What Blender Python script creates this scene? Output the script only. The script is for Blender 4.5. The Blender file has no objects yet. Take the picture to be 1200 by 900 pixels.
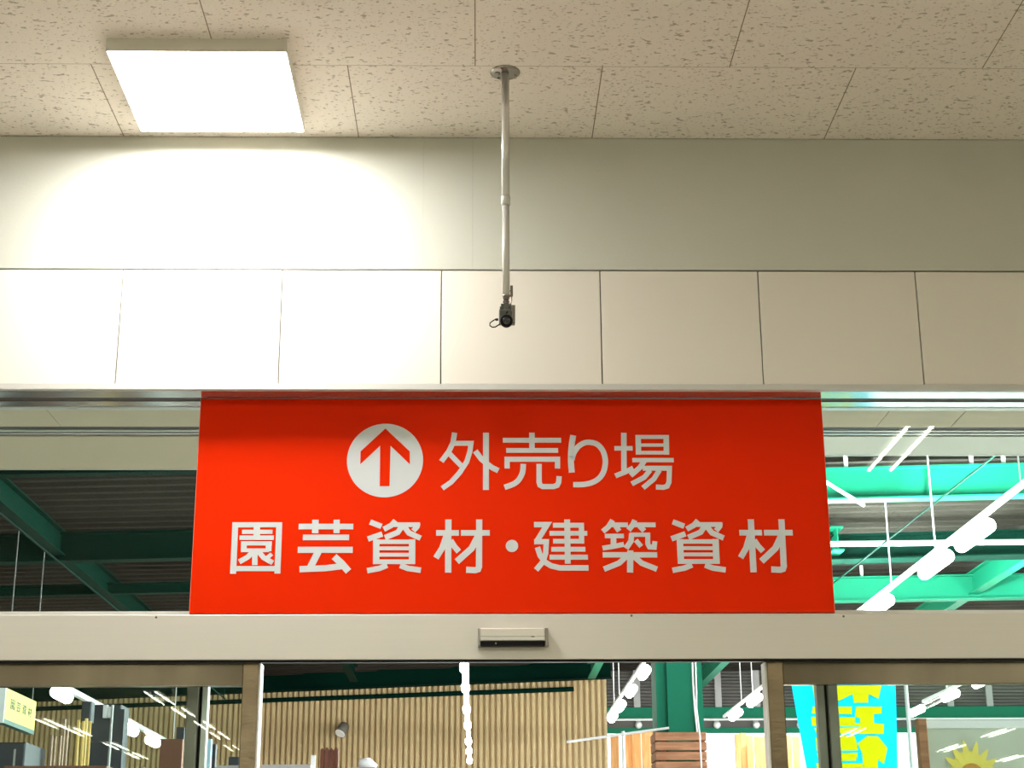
import bpy, math, random
from mathutils import Vector, Matrix
random.seed(7)
S = bpy.context.scene
COL = S.collection

# ------------------------------------------------------------------ camera, world, exposure
F = 1925.0                       # focal length in pixels of a 1200 px wide frame
PITCH, YAW, ROLL = 0.308403, 0.0212305, -0.0053188
EYE = Vector((0.0, -5.815, 1.55))   # the wall face is the plane y = 0, the floor z = 0
cy, sy, ct, st = math.cos(YAW), math.sin(YAW), math.cos(PITCH), math.sin(PITCH)
fw = Vector((sy * ct, cy * ct, st)); rt0 = Vector((cy, -sy, 0)); up0 = rt0.cross(fw)
rt = math.cos(ROLL) * rt0 + math.sin(ROLL) * up0
up = -math.sin(ROLL) * rt0 + math.cos(ROLL) * up0
cam_data = bpy.data.cameras.new('camera')
cam_data.sensor_width = 36; cam_data.lens = F / 1200 * 36
cam_data.clip_start = 0.05; cam_data.clip_end = 300
cam = bpy.data.objects.new('camera', cam_data); COL.objects.link(cam)
cam.matrix_world = Matrix(((rt.x, up.x, -fw.x, EYE.x), (rt.y, up.y, -fw.y, EYE.y), (rt.z, up.z, -fw.z, EYE.z), (0, 0, 0, 1)))
S.camera = cam

world = bpy.data.worlds.new('overcast_sky'); S.world = world
world.use_nodes = True
bg = world.node_tree.nodes['Background']
bg.inputs[0].default_value = (0.93, 0.97, 1.0, 1); bg.inputs[1].default_value = 1.6

S.view_settings.view_transform = 'Standard'; S.view_settings.look = 'None'
S.view_settings.gamma = 1; S.view_settings.use_curve_mapping = False
S.view_settings.exposure = 1.0
S.cycles.use_denoising = True
S.cycles.max_bounces = 10; S.cycles.diffuse_bounces = 5; S.cycles.glossy_bounces = 5; S.cycles.transparent_max_bounces = 16
S.cycles.sample_clamp_indirect = 6

LED_PANEL = 27.0      # square panel by the wall
STORE_TUBE = 30.0     # twin tubes of the shop ceiling
HALL_LAMP = 31.0      # lamps on the hall's light tracks
HALL_LAMP_RIGHT = 420.0   # stronger lamps of the right-hand tracks, two added unseen to light the beams
ADDED_LAMP_NEAR = 130.0    # unseen lamps added near the door to front-light the goods
FILL_PANEL = 22.0    # unseen panels added behind the viewer for ambient light

def ray(x, y): return (x - 600) / F * rt - (y - 450) / F * up + fw
def at(x, y, Y):                       # point of the plane y = Y seen at a place of the photograph
    d = ray(x, y); return EYE + d * ((Y - EYE.y) / d.y)
def atz(x, y, z):                      # point of the plane z
    d = ray(x, y); return EYE + d * ((z - EYE.z) / d.z)
def far(x, y, D): return at(x, y, EYE.y + D)

# ------------------------------------------------------------------ materials
def newmat(name):
    m = bpy.data.materials.new(name); m.use_nodes = True
    nt = m.node_tree; return m, nt, nt.nodes['Principled BSDF']
def mat(name, col, rough=0.5, metal=0.0, var=0.06, scale=(8, 8, 8), bump=0.0, spec=0.5, coat=0.0):
    m, nt, b = newmat(name)
    tc = nt.nodes.new('ShaderNodeTexCoord'); mp = nt.nodes.new('ShaderNodeMapping'); mp.inputs['Scale'].default_value = scale
    nz = nt.nodes.new('ShaderNodeTexNoise'); nz.inputs['Scale'].default_value = 1.0; nz.inputs['Detail'].default_value = 4
    nt.links.new(tc.outputs['Object'], mp.inputs[0]); nt.links.new(mp.outputs[0], nz.inputs['Vector'])
    mx = nt.nodes.new('ShaderNodeMix'); mx.data_type = 'RGBA'
    mx.inputs[6].default_value = tuple(max(0, c * (1 - var)) for c in col) + (1,)
    mx.inputs[7].default_value = tuple(min(1, c * (1 + var)) for c in col) + (1,)
    nt.links.new(nz.outputs['Fac'], mx.inputs[0]); nt.links.new(mx.outputs[2], b.inputs['Base Color'])
    b.inputs['Roughness'].default_value = rough; b.inputs['Metallic'].default_value = metal
    b.inputs['Specular IOR Level'].default_value = spec; b.inputs['Coat Weight'].default_value = coat
    if bump:
        bp = nt.nodes.new('ShaderNodeBump'); bp.inputs['Strength'].default_value = bump; bp.inputs['Distance'].default_value = 0.002
        nt.links.new(nz.outputs['Fac'], bp.inputs['Height']); nt.links.new(bp.outputs[0], b.inputs['Normal'])
    return m
def emit(name, col, s):
    m, nt, b = newmat(name)
    b.inputs['Base Color'].default_value = (0.8, 0.8, 0.8, 1)
    b.inputs['Emission Color'].default_value = tuple(col) + (1,); b.inputs['Emission Strength'].default_value = s
    return m
def glass(name, tint=(0.93, 0.97, 0.95), ior=1.3):
    m, nt, b = newmat(name); nt.nodes.remove(b)
    o = nt.nodes['Material Output']
    fr = nt.nodes.new('ShaderNodeFresnel'); fr.inputs['IOR'].default_value = ior
    tr = nt.nodes.new('ShaderNodeBsdfTransparent'); tr.inputs[0].default_value = tint + (1,)
    gl = nt.nodes.new('ShaderNodeBsdfGlossy'); gl.inputs['Roughness'].default_value = 0.0
    mx = nt.nodes.new('ShaderNodeMixShader')
    nt.links.new(fr.outputs[0], mx.inputs[0]); nt.links.new(tr.outputs[0], mx.inputs[1]); nt.links.new(gl.outputs[0], mx.inputs[2])
    nt.links.new(mx.outputs[0], o.inputs[0]); return m

def cloth(name, col):
    m = mat(name, col, 0.8, var=.03); nt = m.node_tree; b = nt.nodes['Principled BSDF']; o = nt.nodes['Material Output']
    tl_ = nt.nodes.new('ShaderNodeBsdfTranslucent'); tl_.inputs[0].default_value = tuple(col) + (1,)
    ad = nt.nodes.new('ShaderNodeMixShader'); ad.inputs[0].default_value = .5
    nt.links.new(b.outputs[0], ad.inputs[1]); nt.links.new(tl_.outputs[0], ad.inputs[2]); nt.links.new(ad.outputs[0], o.inputs[0]); return m

TILE_W, TILE_D, TILE_X = 0.910, 0.573, -0.469
def ceiling_tiles():
    m, nt, b = newmat('rockwool_ceiling_tile'); L = nt.links.new
    tc = nt.nodes.new('ShaderNodeTexCoord'); sp = nt.nodes.new('ShaderNodeSeparateXYZ'); L(tc.outputs['Object'], sp.inputs[0])
    def M(op, a, c=None, d=None):
        n = nt.nodes.new('ShaderNodeMath'); n.operation = op
        for i, v in enumerate((a, c, d)):
            if v is None: continue
            if isinstance(v, (int, float)): n.inputs[i].default_value = v
            else: L(v, n.inputs[i])
        return n.outputs[0]
    v = M('DIVIDE', sp.outputs[1], -TILE_D); row = M('FLOOR', v); fv = M('SUBTRACT', v, row)
    odd = M('MODULO', M('ABSOLUTE', row), 2.0)
    u = M('ADD', M('DIVIDE', M('SUBTRACT', sp.outputs[0], TILE_X), TILE_W), M('MULTIPLY', odd, 0.5))
    fu = M('FRACT', M('ADD', u, 100.0))
    ju = M('LESS_THAN', M('MINIMUM', fu, M('SUBTRACT', 1.0, fu)), 0.0021)
    jv = M('MULTIPLY', M('LESS_THAN', M('MINIMUM', fv, M('SUBTRACT', 1.0, fv)), 0.0034), 0.62)
    joint = M('MAXIMUM', ju, jv)
    def pits(scale, lo, hi):
        mp = nt.nodes.new('ShaderNodeMapping'); mp.inputs['Scale'].default_value = scale
        L(tc.outputs['Object'], mp.inputs[0])
        nz = nt.nodes.new('ShaderNodeTexNoise'); nz.inputs['Scale'].default_value = 1; nz.inputs['Detail'].default_value = 1.5; nz.inputs['Roughness'].default_value = .6
        L(mp.outputs[0], nz.inputs['Vector'])
        r = nt.nodes.new('ShaderNodeMapRange'); r.inputs[1].default_value = lo; r.inputs[2].default_value = hi
        L(nz.outputs['Fac'], r.inputs[0]); return r.outputs[0]
    pit = M('MAXIMUM', pits((40, 66, 60), .625, .67), M('MULTIPLY', pits((85, 125, 110), .635, .69), .75))
    dk = M('MAXIMUM', joint, M('MULTIPLY', pit, 0.6))  # shade inside the pits is put into the colour too
    mx = nt.nodes.new('ShaderNodeMix'); mx.data_type = 'RGBA'
    mx.inputs[6].default_value = (0.82, 0.74, 0.665, 1); mx.inputs[7].default_value = (0.27, 0.215, 0.15, 1)
    L(dk, mx.inputs[0]); L(mx.outputs[2], b.inputs['Base Color'])
    bp = nt.nodes.new('ShaderNodeBump'); bp.invert = True; bp.inputs['Strength'].default_value = .6; bp.inputs['Distance'].default_value = .003
    L(M('MAXIMUM', joint, pit), bp.inputs['Height']); L(bp.outputs[0], b.inputs['Normal'])
    b.inputs['Roughness'].default_value = 0.95; b.inputs['Specular IOR Level'].default_value = 0.1
    return m

def wood(name, col, dark, sc=(30, 30, 3)):
    m, nt, b = newmat(name); L = nt.links.new
    tc = nt.nodes.new('ShaderNodeTexCoord'); mp = nt.nodes.new('ShaderNodeMapping'); mp.inputs['Scale'].default_value = sc
    nz = nt.nodes.new('ShaderNodeTexNoise'); nz.inputs['Scale'].default_value = 1; nz.inputs['Detail'].default_value = 5; nz.inputs['Distortion'].default_value = .6
    L(tc.outputs['Object'], mp.inputs[0]); L(mp.outputs[0], nz.inputs['Vector'])
    r = nt.nodes.new('ShaderNodeValToRGB'); r.color_ramp.elements[0].position = .35; r.color_ramp.elements[1].position = .65
    r.color_ramp.elements[0].color = tuple(dark) + (1,); r.color_ramp.elements[1].color = tuple(col) + (1,)
    L(nz.outputs['Fac'], r.inputs[0]); L(r.outputs[0], b.inputs['Base Color']); b.inputs['Roughness'].default_value = .7
    return m

M_TILE = ceiling_tiles()
M_UPPER = mat('painted_board', (0.60, 0.60, 0.53), 0.75, var=.02, scale=(90, 90, 90), bump=.25)
M_PANEL = mat('smooth_wall_panel', (0.80, 0.75, 0.675), 0.6, var=.015, scale=(3, 3, 3))
M_GAP = mat('joint_shadow_gap', (0.10, 0.09, 0.075), 0.9)
M_LIP = mat('grey_edge_trim', (0.60, 0.58, 0.55), 0.45, var=.02)
M_SOFFIT = mat('satin_aluminium_soffit', (0.62, 0.64, 0.62), 0.16, metal=.85, var=.02, scale=(2, 60, 60))
M_DARKTRIM = mat('dark_brown_track', (0.07, 0.05, 0.045), 0.5)
M_ALU = mat('brushed_aluminium', (0.70, 0.665, 0.61), 0.42, metal=.25, var=.03, scale=(1.5, 60, 120))
M_FRAME = mat('pale_aluminium', (0.75, 0.75, 0.72), 0.35, metal=.3, var=.02)
M_STAIN = mat('stainless_steel', (0.29, 0.25, 0.18), 0.22, metal=.92, var=.62, scale=(4.5, 4, 1.6), bump=.9)  # reflected bands imitated by strong noise in the base colour
M_POST = mat('rippled_stainless_steel', (0.44, 0.355, 0.24), 0.25, metal=.9, var=.5, scale=(7, 7, 15), bump=2.0)
M_GREYALU = mat('grey_anodised_aluminium', (0.36, 0.345, 0.31), 0.4, metal=.5, var=.03)
M_WHITE = mat('white_enamel', (0.86, 0.86, 0.85), 0.4, var=.02)
M_RED = mat('orange_red_sign_face', (0.80, 0.024, 0.0), 0.45, var=.015, scale=(2, 2, 2), spec=.05)
M_EDGE = mat('sign_edge', (0.80, 0.42, 0.30), 0.5)
M_VINYL = mat('white_vinyl', (0.66, 0.69, 0.72), 0.45, var=.02, spec=.35)
M_ZINC = mat('zinc_plated_steel', (0.33, 0.31, 0.28), 0.25, metal=.9, var=.06)
M_POLE = mat('painted_pole', (0.66, 0.645, 0.61), 0.22, metal=.35, var=.02)
M_CAMGREY = mat('dark_grey_plastic', (0.10, 0.10, 0.085), 0.45)
M_BLACK = mat('black_plastic', (0.010, 0.009, 0.009), 0.35, spec=.12)
M_LENS = mat('lens_glass', (0.01, 0.012, 0.02), 0.05, coat=1)
M_GLASS = glass('window_glass')
M_LED = emit('led_panel_light', (1.0, 0.985, 0.95), LED_PANEL)
M_FILL = emit('fill_panel_light_warm', (1.0, 0.99, 0.80), FILL_PANEL)
M_LAMP_ADDED = emit('added_lamp_light_near', (0.95, 1.0, 0.98), ADDED_LAMP_NEAR)
M_LAMP_R = emit('hall_lamp_light_strong', (0.86, 1.0, 0.99), HALL_LAMP_RIGHT)
M_TUBE = emit('tube_light', (1.0, 0.99, 0.80), STORE_TUBE)
M_LAMP = emit('hall_lamp_light', (1.0, 0.98, 0.94), HALL_LAMP)
M_HOUSING = mat('light_housing', (0.78, 0.74, 0.66), 0.5, var=.02)
M_CREAM = mat('cream_soffit_board', (0.68, 0.565, 0.41), 0.8, var=.03, scale=(4, 4, 4))
M_CREAM_LIT = mat('lit_cream_soffit_board', (0.95, 0.93, 0.84), 0.8, var=.03, scale=(4, 4, 4))  # lit copy of the cream board, brightness put into the colour
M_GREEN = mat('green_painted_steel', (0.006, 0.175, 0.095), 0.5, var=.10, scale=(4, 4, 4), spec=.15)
M_DK_SHADE_GREEN = mat('dark_and_shaded_green_steel', (0.0015, 0.017, 0.011), 0.6, var=.15, scale=(4, 4, 4), spec=.02)  # beam green darkened for shade; also plain dark green pipe and rods
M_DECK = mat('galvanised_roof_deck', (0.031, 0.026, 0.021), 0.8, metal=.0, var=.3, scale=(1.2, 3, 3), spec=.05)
M_GABLE = mat('grey_ribbed_siding', (0.11, 0.102, 0.09), 0.7, var=.3, scale=(1.2, 3, 3))
M_SIDING = mat('beige_corrugated_siding', (0.64, 0.48, 0.255), 0.6, var=.06, scale=(1, 1, 1))
M_FLOOR = mat('vinyl_floor', (0.66, 0.64, 0.56), 0.35, var=.05, scale=(2, 2, 2))
M_CONC = mat('concrete_floor', (0.58, 0.57, 0.54), 0.8, var=.1, scale=(1, 1, 1))
M_STOREWALL = mat('store_wall_paint', (0.68, 0.65, 0.58), 0.8, var=.02)
M_PLANK = wood('fresh_orange_timber', (0.74, 0.38, 0.15), (0.55, 0.22, 0.06))
M_BROWN = wood('brown_stained_timber', (0.46, 0.215, 0.105), (0.28, 0.12, 0.055), (4, 30, 30))
M_RBROWN = wood('red_brown_timber', (0.17, 0.05, 0.022), (0.09, 0.022, 0.01))
M_BAMBOO = wood('golden_bamboo', (0.92, 0.66, 0.24), (0.72, 0.46, 0.12))
M_TAN = wood('weathered_tan_timber', (0.34, 0.22, 0.14), (0.20, 0.12, 0.07))
M_CYAN = cloth('cyan_banner_cloth', (0.0, 0.66, 1.0))
M_YELLOW = mat('yellow_print', (1.0, 0.93, 0.0), 0.6, var=.02, spec=.1)
M_SIGNYEL = mat('yellow_sign_face', (0.86, 0.78, 0.06), 0.5, var=.03)
M_GREENSTRIP = mat('dark_green_strip', (0.03, 0.12, 0.09), 0.5)
M_INK = mat('dark_ink', (0.03, 0.04, 0.02), 0.6)
M_POSTER = mat('grey_green_print', (0.56, 0.59, 0.48), 0.5, var=.3, scale=(2.5, 2.5, 2.5))
M_PETAL = mat('sunflower_yellow_print', (1.0, 0.78, 0.15), 0.6, var=.15, scale=(14, 14, 14))
M_SEED = mat('sunflower_centre_print', (0.62, 0.30, 0.05), 0.7, var=.3, scale=(40, 40, 40))
M_NAVY = mat('dark_slate_plastic', (0.025, 0.03, 0.036), 0.5)
M_GREY = mat('grey_steel_shelf', (0.40, 0.39, 0.37), 0.5, metal=.2)
M_FLOOD = mat('grey_brown_metal', (0.16, 0.14, 0.11), 0.5)
M_RUST = mat('red_brown_sheet', (0.20, 0.075, 0.04), 0.6)
M_PALEBLUE = mat('pale_blue_film', (0.45, 0.75, 0.90), 0.5)

# ------------------------------------------------------------------ mesh building
class MB:
    def __init__(s): s.v, s.f = [], []
    def add(s, vs, fs):
        n = len(s.v); s.v += [tuple(p) for p in vs]; s.f += [tuple(i + n for i in q) for q in fs]; return s
    def hexa(s, p):            # p: 4 bottom corners then 4 top corners
        return s.add(p, [(0, 3, 2, 1), (4, 5, 6, 7), (0, 1, 5, 4), (1, 2, 6, 5), (2, 3, 7, 6), (3, 0, 4, 7)])
    def box(s, x0, x1, y0, y1, z0, z1, b=0.0):
        x0, x1 = min(x0, x1), max(x0, x1); y0, y1 = min(y0, y1), max(y0, y1); z0, z1 = min(z0, z1), max(z0, z1)
        if b <= 0:
            return s.hexa([(x0, y0, z0), (x1, y0, z0), (x1, y1, z0), (x0, y1, z0), (x0, y0, z1), (x1, y0, z1), (x1, y1, z1), (x0, y1, z1)])
        # chamfered edges around the front (-y) face
        v = [(x0 + b, y0, z0 + b), (x1 - b, y0, z0 + b), (x1 - b, y0, z1 - b), (x0 + b, y0, z1 - b),
             (x0, y0 + b, z0), (x1, y0 + b, z0), (x1, y0 + b, z1), (x0, y0 + b, z1),
             (x0, y1, z0), (x1, y1, z0), (x1, y1, z1), (x0, y1, z1)]
        f = [(0, 1, 2, 3)]
        for k in range(4):
            j = (k + 1) % 4; f += [(4 + k, 4 + j, j, k), (8 + k, 8 + j, 4 + j, 4 + k)]
        f += [(11, 10, 9, 8)]
        return s.add(v, f)
    def prism(s, poly, off):   # poly: 3-D points of one face, off: extrusion
        n = len(poly); off = Vector(off); a = [Vector(p) for p in poly]; b = [p + off for p in a]
        return s.add(a + b, [tuple(range(n - 1, -1, -1)), tuple(range(n, 2 * n))] + [(i, (i + 1) % n, n + (i + 1) % n, n + i) for i in range(n)])
    def tube(s, path, r, n=12, cap=True):
        P = [Vector(p) for p in path]; R = r if isinstance(r, (list, tuple)) else [r] * len(P)
        base = len(s.v); prev = None
        for i, p in enumerate(P):
            t = (P[min(i + 1, len(P) - 1)] - P[max(i - 1, 0)]).normalized()
            if prev is None:
                a = t.orthogonal().normalized()
            else:
                a = (prev - t * prev.dot(t)).normalized()
            prev = a; c = t.cross(a)
            for k in range(n):
                w = 2 * math.pi * k / n
                s.v.append(tuple(p + R[i] * (math.cos(w) * a + math.sin(w) * c)))
        for i in range(len(P) - 1):
            for k in range(n):
                j = (k + 1) % n; q = base + i * n
                s.f.append((q + k, q + j, q + n + j, q + n + k))
        if cap:
            s.f.append(tuple(base + k for k in range(n - 1, -1, -1)))
            s.f.append(tuple(base + (len(P) - 1) * n + k for k in range(n)))
        return s
    def cyl(s, a, b, r, n=16, r2=None): return s.tube([a, b], [r, r if r2 is None else r2], n)
    def ibeam(s, a, b, h, w, tf=0.02, tw=0.014):   # a, b: centre of the bottom flange at both ends
        a, b = Vector(a), Vector(b); t = (b - a).normalized(); side = t.cross(Vector((0, 0, 1))).normalized(); z = Vector((0, 0, 1))
        def bar(w0, z0, z1):
            p = []
            for zz in (z0, z1):
                p += [a - side * w0 + z * zz, b - side * w0 + z * zz, b + side * w0 + z * zz, a + side * w0 + z * zz]
            s.hexa(p)
        bar(w / 2, 0, tf); bar(w / 2, h - tf, h); bar(tw / 2, tf, h - tf); return s
    def build(s, name, m, parent=None, smooth=False):
        me = bpy.data.meshes.new(name); me.from_pydata(s.v, [], s.f); me.materials.append(m)
        if smooth:
            for p in me.polygons: p.use_smooth = len(p.vertices) == 4
        me.update()
        o = bpy.data.objects.new(name, me); COL.objects.link(o)
        if parent: child(o, parent)
        return o
def child(o, parent):
    o.parent = parent
    o.matrix_parent_inverse = Matrix.Translation(-Vector(parent.location)) if parent.type == 'EMPTY' else Matrix.Identity(4)
def tag(o, label, cat, group=None):
    o['label'] = label; o['category'] = cat
    if group: o['group'] = group
    return o
def struct(o, label=None, cat=None):
    o['kind'] = 'structure'
    if label: o['label'] = label; o['category'] = cat
    return o
def thing(name, loc, label, cat, group=None):
    o = bpy.data.objects.new(name, None); COL.objects.link(o); o.location = loc; o.empty_display_size = .1
    return tag(o, label, cat, group)

# ================================================================== THE SETTING
ZC = EYE.z + 0.49207 * 5.815                    # ceiling
Z_JOINT = at(600, 316.5, 0).z                   # joint between upper boards and panels
Z_PANEL = at(600, 450, 0).z                     # bottom of the panels
Z_LIP = at(600, 457, 0).z                       # lower edge of the wall / soffit
HX = 11.0

struct(MB().box(-HX, HX, -30, 0.30, ZC, ZC + .05).build('ceiling', M_TILE), 'pale pitted acoustic tile ceiling', 'ceiling')
struct(MB().box(-HX, HX, -30, 0.30, -.05, 0).build('floor', M_FLOOR), 'beige shop floor', 'floor')
struct(MB().box(-HX - .1, -HX, -30, 0.3, 0, ZC).build('wall_left', M_STOREWALL), 'plain shop side wall', 'wall')
struct(MB().box(HX, HX + .1, -30, 0.3, 0, ZC).build('wall_right', M_STOREWALL), 'plain shop side wall', 'wall')
struct(MB().box(-HX, HX, -30.1, -30, 0, ZC).build('wall_back', M_STOREWALL), 'plain shop back wall', 'wall')

# front wall: backing, upper boards, one row of panels
w = MB().box(-HX, HX, .012, .30, Z_LIP + .01, ZC)
WX = 3.2
w.box(-HX, -WX, .012, .30, 0, Z_LIP + .01); w.box(WX, HX, .012, .30, 0, Z_LIP + .01)
wall = struct(w.build('wall_front', M_GAP), 'white panelled wall above the automatic door', 'wall')
x496, x554 = at(496, 240, 0).x, at(554, 240, 0).x
ub = MB()
seams = [-HX, x496, x554, HX]
for a, b in zip(seams[:-1], seams[1:]):
    ub.box(a + .0002, b - .0002, 0, .02, Z_JOINT + .003, ZC - .002, .0006)
ub.build('upper_board', M_UPPER, wall)
pb = MB()
J0 = at(517.5, 318, 0).x
k0 = int((-HX - J0) / .6018)
for k in range(k0, 20):
    a = J0 + .6018 * k; b = a + .6018
    if b > HX: break
    pb.box(a + .0022, b - .0022, -.001, .02, Z_PANEL, Z_JOINT - .004, .0012)
pb.build('wall_panel', M_PANEL, wall)
lo = MB()
for a, b in ((-HX, -WX), (WX, HX)): lo.box(a, b, 0, .02, 0, Z_PANEL)
lo.build('lower_board', M_PANEL, wall)
struct(MB().box(-HX, HX, -.004, .02, Z_LIP, Z_PANEL - .001, .001).build('trim_1', M_LIP), 'grey trim along the bottom edge of the panels', 'trim')

# soffit under the wall, with the dark track of the shutter
Yg = .235                                       # glass of the transoms
y_a, y_b, y_c = atz(600, 467, Z_LIP).y, atz(600, 471.5, Z_LIP).y, atz(600, 477, Z_LIP).y
sf = struct(MB().box(-WX, WX, -.002, y_a, Z_LIP + .002, Z_LIP + .012).build('trim_2', M_SOFFIT), 'satin metal soffit above the sign', 'trim')
MB().box(-WX, WX, y_b, y_c, Z_LIP + .002, Z_LIP + .012).build('inner_strip', M_SOFFIT, sf)
MB().box(-WX, WX, y_a, y_b, Z_LIP + .006, Z_LIP + .012).build('track_groove', M_DARKTRIM, sf)
MB().box(-WX, WX, y_c, Yg + .02, Z_LIP + .004, Z_LIP + .012).build('glazing_gap', M_DARKTRIM, sf)

# header (casing of the sliding door drive)
Yh = .10
Z_HT, Z_HB = at(600, 719.5, Yh).z, at(600, 772.5, Yh).z
hd = struct(MB().box(-WX, WX, Yh, Yh + .03, Z_HB, Z_HT, .0025).box(-WX, WX, Yh + .03, .34, Z_HB + .075, Z_HT).build('trim_3', M_ALU), 'pale metal casing of the automatic door drive', 'trim')
MB().box(-WX, WX, Yh + .004, Yh + .03, Z_HB - .009, Z_HB).build('shadow_gap', M_BLACK, hd)
for x, y in ((183, 723.5), (740, 721.5), (988.5, 722.3)):
    p = at(x, y, Yh)
    MB().cyl((p.x, Yh - .0015, p.z), (p.x, Yh + .002, p.z), .0042, 12).build('screw', M_CAMGREY, hd)

# transoms
Z_G1 = at(600, 478.3, Yg).z
for n, (a, b) in enumerate(((-WX, -.02), (.02, WX)), 1):
    fr = MB().box(a, b, Yg - .012, Yg + .03, Z_G1, Z_LIP + .004)
    fr.box(a, b, Yg - .03, Yg + .03, Z_HT - .02, at(100, 716.5, Yg - .03).z)
    fr.box(a if a < 0 else b - .04, a + .04 if a < 0 else b, Yg - .012, Yg + .03, Z_HT, Z_G1)
    wn = struct(fr.build('window_%d' % n, M_FRAME), ('left' if n == 1 else 'right') + ' transom window beside the orange sign', 'window')
    MB().box(a, b, Yg, Yg + .006, Z_HT - .01, Z_G1 + .005).build('glass_pane', M_GLASS, wn)

# door sides: stainless posts and rails, fixed glass, open leaves behind
Yp = .125
def xat(x, y, Y): return at(x, y, Y).x
for n, (xo, xi) in enumerate(((285.0, 303.6), (917.3, 898.4)), 3):
    left = n == 3; sgn = -1 if left else 1
    X_out, X_in = xat(xo, 775, Yp), xat(xi, 775, Yp)
    ze = sgn * WX
    st_ = struct(MB().box(X_out, X_in, Yp, Yp + .10, 0, Z_HB - .006, .003).build('window_%d' % n, M_POST), 'stainless framed glass side light %s of the doorway' % ('left' if left else 'right'), 'window')
    zr0, zr1 = at(600, 803, Yp + .015).z, Z_HB - .006
    MB().box(X_out, ze, Yp + .015, Yp + .05, zr0, zr1, .003).build('top_rail', M_STAIN, st_)
    MB().box(X_out, ze, Yp + .028, Yp + .036, 0.05, zr0).build('glass_pane', M_GLASS, st_)
    MB().box(X_out, ze, Yp + .015, Yp + .09, 0, .08, .003).build('bottom_rail', M_STAIN, st_)
    # white strip standing in for the reflection on the post's inner side
    MB().box(X_in - sgn * .0, X_in - sgn * .006, Yp + .012, Yp + .09, 0, Z_HB - .006).build('reflection_strip', M_WHITE, st_)
    # open leaf
    Yl = .27
    if left: s0, s1, s2, s3 = 219.5, 233.5, 237.5, 244
    else: s0, s1, s2, s3 = 981, 969.5, 966, 957
    g0, g1, g2, g3 = (xat(q, 804, Yl) for q in (s0, s1, s2, s3))
    dz = Z_HB + .06
    lf = struct(MB().box(g0, g1, Yl, Yl + .05, .02, dz, .003).build('door_%d' % (n - 2), M_GREYALU), ('left' if left else 'right') + ' sliding glass door leaf, slid open', 'door')
    MB().box(g1, g2, Yl + .02, Yl + .045, .02, dz).build('gasket', M_BLACK, lf)
    MB().box(g2, g3, Yl + .005, Yl + .05, .02, dz, .002).build('leading_edge', M_WHITE if left else M_GREYALU, lf)
    MB().box(g0, ze, Yl + .02, Yl + .028, .1, dz - .05).build('glass_pane', M_GLASS, lf)
    MB().box(g0, ze, Yl, Yl + .05, dz - .07, dz).build('top_rail', M_GREYALU, lf)
    MB().box(g0, ze, Yl, Yl + .05, .02, .10).build('bottom_rail', M_GREYALU, lf)

# ================================================================== THE SIGN
Ys = .107
XL, XR = at(221.8, 718.5, Ys).x, at(978.4, 717.5, Ys).x
Z_ST, Z_SB = Z_LIP - .001, at(600, 718.6, Ys).z + .001
sign = thing('store_sign', ((XL + XR) / 2, Ys + .012, Z_SB), 'wide orange-red sign with white Japanese lettering and an up arrow above the door', 'sign')
MB().box(XL, XR, Ys, Ys + .006, Z_SB, Z_ST, .0008).build('sign_face', M_RED, sign)
MB().box(XL - .0012, XR + .0012, Ys + .0015, Ys + .03, Z_SB, Z_ST).build('backing_panel', M_EDGE, sign)

def sp2(px, py):                                # photo place -> plane of the sign (metres)
    p = at(px, py, Ys); return Vector((p.x, p.z))
class Glyph:
    def __init__(s, ox, oy, k): s.o, s.k, s.polys = (ox, oy), k, []
    def pt(s, x, y): return sp2(s.o[0] + x / s.k, s.o[1] + y / s.k)
    def st(s, wd, *pts):                        # one brush stroke: polyline with square ends
        P = [s.pt(*p) for p in pts]; h = wd / s.k * 5.922 / F * .53
        h *= 1.0
        L, R = [], []
        for i, p in enumerate(P):
            d0 = (p - P[i - 1]).normalized() if i else None
            d1 = (P[i + 1] - p).normalized() if i < len(P) - 1 else None
            if d0 is None: n = Vector((-d1.y, d1.x)); q = h
            elif d1 is None: n = Vector((-d0.y, d0.x)); q = h
            else:
                n0, n1 = Vector((-d0.y, d0.x)), Vector((-d1.y, d1.x)); n = (n0 + n1).normalized(); q = h / max(.35, n.dot(n0))
            L.append(p + n * q); R.append(p - n * q)
        for i in range(len(P) - 1): s.polys.append([R[i], R[i + 1], L[i + 1], L[i]])
        return s
    def curve(s, wd, *pts):                     # the same along a smooth curve through the points
        P = [pts[0]] + list(pts) + [pts[-1]]; out = []
        for i in range(1, len(P) - 2):
            for k in range(5):
                t = k / 5; p0, p1, p2, p3 = P[i - 1:i + 3]
                out.append(tuple(.5 * (2 * b + (c - a) * t + (2 * a - 5 * b + 4 * c - d) * t * t + (3 * b - a - 3 * c + d) * t ** 3) for a, b, c, d in zip(p0, p1, p2, p3)))
        return s.st(wd, *out, pts[-1])
    def build(s, dx=0.0, name='lettering'):
        b = MB()
        for i, q in enumerate(s.polys):
            yy = Ys - .0012 - .00001 * (i % 9)
            pts = [(p.x + dx, yy, p.y) for p in q]
            b.prism(pts, (0, .0013, 0))
        return b.build(name, M_VINYL, sign)

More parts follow.
